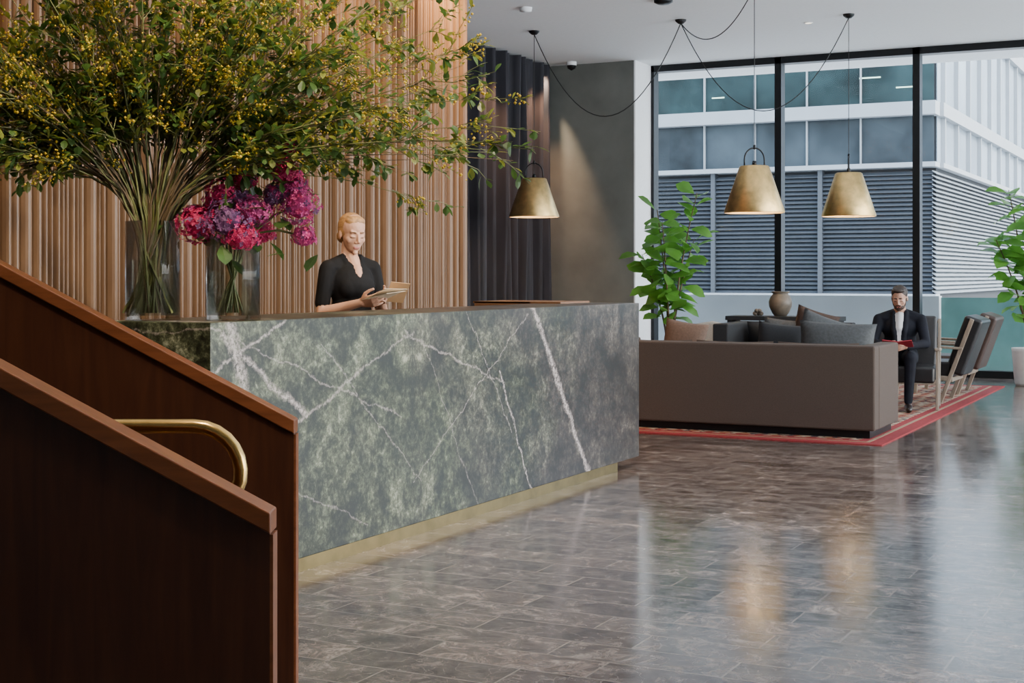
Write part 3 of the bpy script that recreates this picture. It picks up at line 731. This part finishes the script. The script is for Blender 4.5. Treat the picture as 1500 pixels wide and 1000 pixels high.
# --- man
Pm=empty('seated_man',(-2.9,14.07,RZ),AM)
b=Body(); k='suit'; s_='skin2'
b.ell((0,-.05,.50),(.175,.14,.12),k); b.ell((0,-.05,.64),(.155,.115,.16),k); b.ell((0,-.03,.77),(.18,.115,.14),k); b.cap((-.15,-.02,.855),(.15,-.02,.855),.062,.062,k)
b.cap((0,.03,.88),(0,.085,.76),.045,.034,'shirt'); b.cap((0,.07,.76),(0,.090,.62),.038,.026,'shirt')
for sx in(-1,1):
    b.cap((sx*.06,.02,.92),(sx*.050,.095,.74),.022,.026,k); b.cap((sx*.050,.095,.74),(sx*.03,.09,.58),.026,.03,k)
    b.cap((sx*.05,-.03,.915),(sx*.15,-.02,.865),.04,.055,k)
    b.cap((sx*.195,-.015,.845),(sx*.245,.09,.62),.060,.050,k); 
    wv=Vector((sx*.085,.30,.60)); b.cap((sx*.245,.09,.62),wv,.048,.034,k); b.cap(wv,wv+Vector((-sx*.015,.02,0)),.026,.025,s_)
    kn=(sx*.12,.42,.50) ; b.cap((sx*.09,-.03,.475),kn,.088,.063,k); b.cap(kn,(sx*.10,.43,.10),.060,.042,k)
    b.cap((sx*.10,.425,.09),(sx*.10,.43,.055),.03,.032,s_); b.cap((sx*.10,.41,.04),(sx*.115,.60,.028),.040,.028,'shoe')
    hand(b,wv+Vector((-sx*.015,.02,0)),(-sx*.5,.8,-.1),(sx*.7,.3,-.6),(0,0,1),s_,.5,1.0)
b.cap((0,-.03,.90),(0,.03,.99),.058,.055,s_)
Mh=Matrix.Translation((0,.06,1.055))@Euler((-.34,0,math.radians(-6))).to_matrix().to_4x4()
head(b,Mh,s_,'brown_hair',True)
b.build('body',.005,['skin2','suit','shirt','shoe','brown_hair','beard','lips','iris','eyew','brow'],Pm)
mb=MB(); mb.box(-.14,0,-.10,.10,0,.008,0,T(0,.41,.615,.35,.12,0)); mb.box(0,.14,-.10,.10,0,.008,0,T(0,.41,.615,.35,-.12,0)); mb.obj('red_book',['redbook'],parent=Pm)
# ------------------------------------------------------------------ outside
mb=MB(); mb.box(-80,80,19.0,120,-.3,-.02); mb.obj('ground_street',['street'])
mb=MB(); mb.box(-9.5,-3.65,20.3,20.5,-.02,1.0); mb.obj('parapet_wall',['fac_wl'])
mb=MB()
for i in range(8): mb.box(-3.64+1.5*i,-2.16+1.5*i,20.38,20.4,-.02,.98)
mb.obj('glass_balustrade',['balus'])
fb=empty('office_building')
mb=MB(); Y0=38.0
mb.box(-50,-7,Y0+.5,75,0,16,3)
mb.box(-50,-6.9,Y0-.1,Y0+.5,0,.8,0); 
for a,c in ((4.1,4.22),(5.45,5.8),(8.6,9.1),(12,12.6)):
    mb.box(-50,-6.9,Y0-.15,Y0+.5,a,c,0); mb.box(-7.0,-6.8,Y0+.5,75,a,c,0)
mb.obj('structure',['fac_w','fac_l','fac_g','fac_d'],parent=fb)
mb=MB(); z=.85
while z<4.05:
    mb.box(-50,-7.0,-.07,.07,-.012,.012,0,T(0,Y0+.1,z,.6)); z+=.115
x=-49
while x<-7: mb.box(x,x+.12,Y0-.02,Y0+.25,.8,4.1,0); x+=3.0
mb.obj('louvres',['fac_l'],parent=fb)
mb=MB(); z=.85
while z<4.05:
    mb.box(-.07,.07,Y0,75,-.012,.012,0,T(-6.95,0,z,0,.6)); z+=.115
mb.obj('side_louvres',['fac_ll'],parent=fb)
mb=MB(); mb.box(-50,-7,Y0+.2,Y0+.22,4.2,5.5,1); mb.box(-50,-7,Y0+.2,Y0+.22,5.8,8.6,0); mb.box(-50,-7,Y0+.2,Y0+.22,9.1,12,0)
mb.box(-6.99,-6.97,Y0+.5,75,4.2,16,2)  # side glazing coloured pale to stand for sun on it
mb.obj('glazing',['fac_g','fac_g2','fac_g3'],parent=fb)
mb=MB(); x=-49.5
while x<-7: mb.box(x,x+.035,Y0+.1,Y0+.25,4.2,12,0); x+=1.45
mb.box(-50,-7,Y0+.12,Y0+.24,6.9,6.94,0)
y=Y0+1
while y<75: mb.box(-6.97,-6.85,y,y+.1,4.2,16,0); y+=2
mb.obj('facade_mullions',['fac_w'],parent=fb)
mb=MB()
for i in range(46):
    x=-7.6-R()*22; z=random.choice([6.2,6.5,7.2,7.4,7.6,8.1,8.3]); w_=U(.1,.4); mb.box(x-w_,x+w_,Y0+.18,Y0+.195,z,z+.035)
mb.obj('office_lights',['fac_int'],parent=fb)
tw=empty('glass_tower'); mb=MB(); mb.box(-14,40,95,110,0,60,0); mb.obj('tower_core',['fac_g3'],parent=tw)
mb=MB(); z=0
while z<60: mb.box(-14.1,40,94.7,95,z,z+.9,0); z+=3.4
x=-14
while x<40: mb.box(x,x+.3,94.6,95,0,60,0); x+=3
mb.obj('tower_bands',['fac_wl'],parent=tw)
# ------------------------------------------------------------------ lights
def light(name,t,loc,energy,color,target=None,**kw):
    l=bpy.data.lights.new(name,t); l.energy=energy; l.color=color
    for k_,v in kw.items(): setattr(l,k_,v)
    o=bpy.data.objects.new(name,l); COL.objects.link(o); o.location=loc
    if target is not None: o.rotation_euler=(Vector(target)-Vector(loc)).to_track_quat('-Z','Y').to_euler()
    return o
W_=(1,.58,.22)
for i,y in enumerate([3.0,5.2,7.0,8.8,10.6]):
    light('wall_washer'+('' if i==0 else '.%03d'%i),'SPOT',(-5.6,y,CEIL-.05),[80,100,150,230,380][i],W_,(-6.2,y,2.8),spot_size=math.radians(120),spot_blend=.8,shadow_soft_size=.05)
for i,y in enumerate([12.4,14.2,16.0,17.4]):
    light('curtain_spot'+('' if i==0 else '.%03d'%i),'SPOT',(-8.0,y,CEIL-.05),300,(1,.52,.27),(-8.6,y,2.3),spot_size=math.radians(70),spot_blend=.7,shadow_soft_size=.04)
light('pier_spot','SPOT',(-8.45,17.7,CEIL-.05),280,(1,.72,.48),(-8.5,18.1,1.0),spot_size=math.radians(50),spot_blend=.6,shadow_soft_size=.03)
for i,(x,y,e_,tx,ty,tz,sz) in enumerate([(-1.9,5.2,430,-3.6,5.0,.6,70),(-1.9,7.2,340,-3.6,7.2,.6,70),(-3.6,5.6,190,-4.5,6.95,1.5,36),(-2.6,3.2,680,-4.1,4.9,1.9,55),(-1.4,1.6,230,-2.0,3.3,.9,60),(-2.6,9.9,340,-2.7,9.0,0,60)]):
    light('ceiling_spot'+('' if i==0 else '.%03d'%i),'SPOT',(x,y,CEIL-.05),e_,(1,.80,.57),(tx,ty,tz),spot_size=math.radians(sz),spot_blend=.8,shadow_soft_size=.05)
light('ceiling_panel_light','AREA',(-1.2,5.5,CEIL-.02),55,(1,.95,.9),(-1.2,5.5,0),shape='RECTANGLE',size=5,size_y=7)  # added soft fill over the lobby, not a real fitting
light('ceiling_panel_light.001','AREA',(-3.0,13.2,CEIL-.02),55,(.92,.96,1),(-3.0,13.2,0),shape='RECTANGLE',size=5,size_y=5)  # second added fill, over the seating, no fitting there
light('side_fill_light','AREA',(4.15,10.8,2.1),520,(.82,.91,1),(-3,11.2,5.3),shape='RECTANGLE',size=15,size_y=3.6,spread=math.radians(100))  # added area fill tilted up at the ceiling, standing in for side daylight
sun=light('sun','SUN',(20,20,30),5.5,(1,.96,.9),None,angle=math.radians(1)); sun.rotation_euler=Vector((-1,-.12,-.9)).to_track_quat('-Z','Y').to_euler()
w=bpy.data.worlds.new('world'); S.world=w; w.use_nodes=True; nt=w.node_tree; bg=nt.nodes['Background']
sk=nt.nodes.new('ShaderNodeTexSky'); sk.sky_type='NISHITA'; sk.sun_disc=False; sk.sun_elevation=math.radians(42); sk.sun_rotation=math.radians(90); sk.dust_density=3; sk.air_density=1.0
mxn=nt.nodes.new('ShaderNodeMix'); mxn.data_type='RGBA'; mxn.inputs[0].default_value=.35; nt.links.new(sk.outputs[0],mxn.inputs[6]); mxn.inputs[7].default_value=(6,6.6,7.2,1)
nt.links.new(mxn.outputs[2],bg.inputs[0]); bg.inputs[1].default_value=1.25
# ------------------------------------------------------------------ camera
cd=bpy.data.cameras.new('camera'); cam=bpy.data.objects.new('camera',cd); COL.objects.link(cam)
cd.sensor_width=36; cd.lens=2100/1500*36; cd.shift_y=-97/1500; cd.clip_end=300
cam.location=(0,0,H); cam.rotation_euler=(math.pi/2,0,TH); S.camera=cam
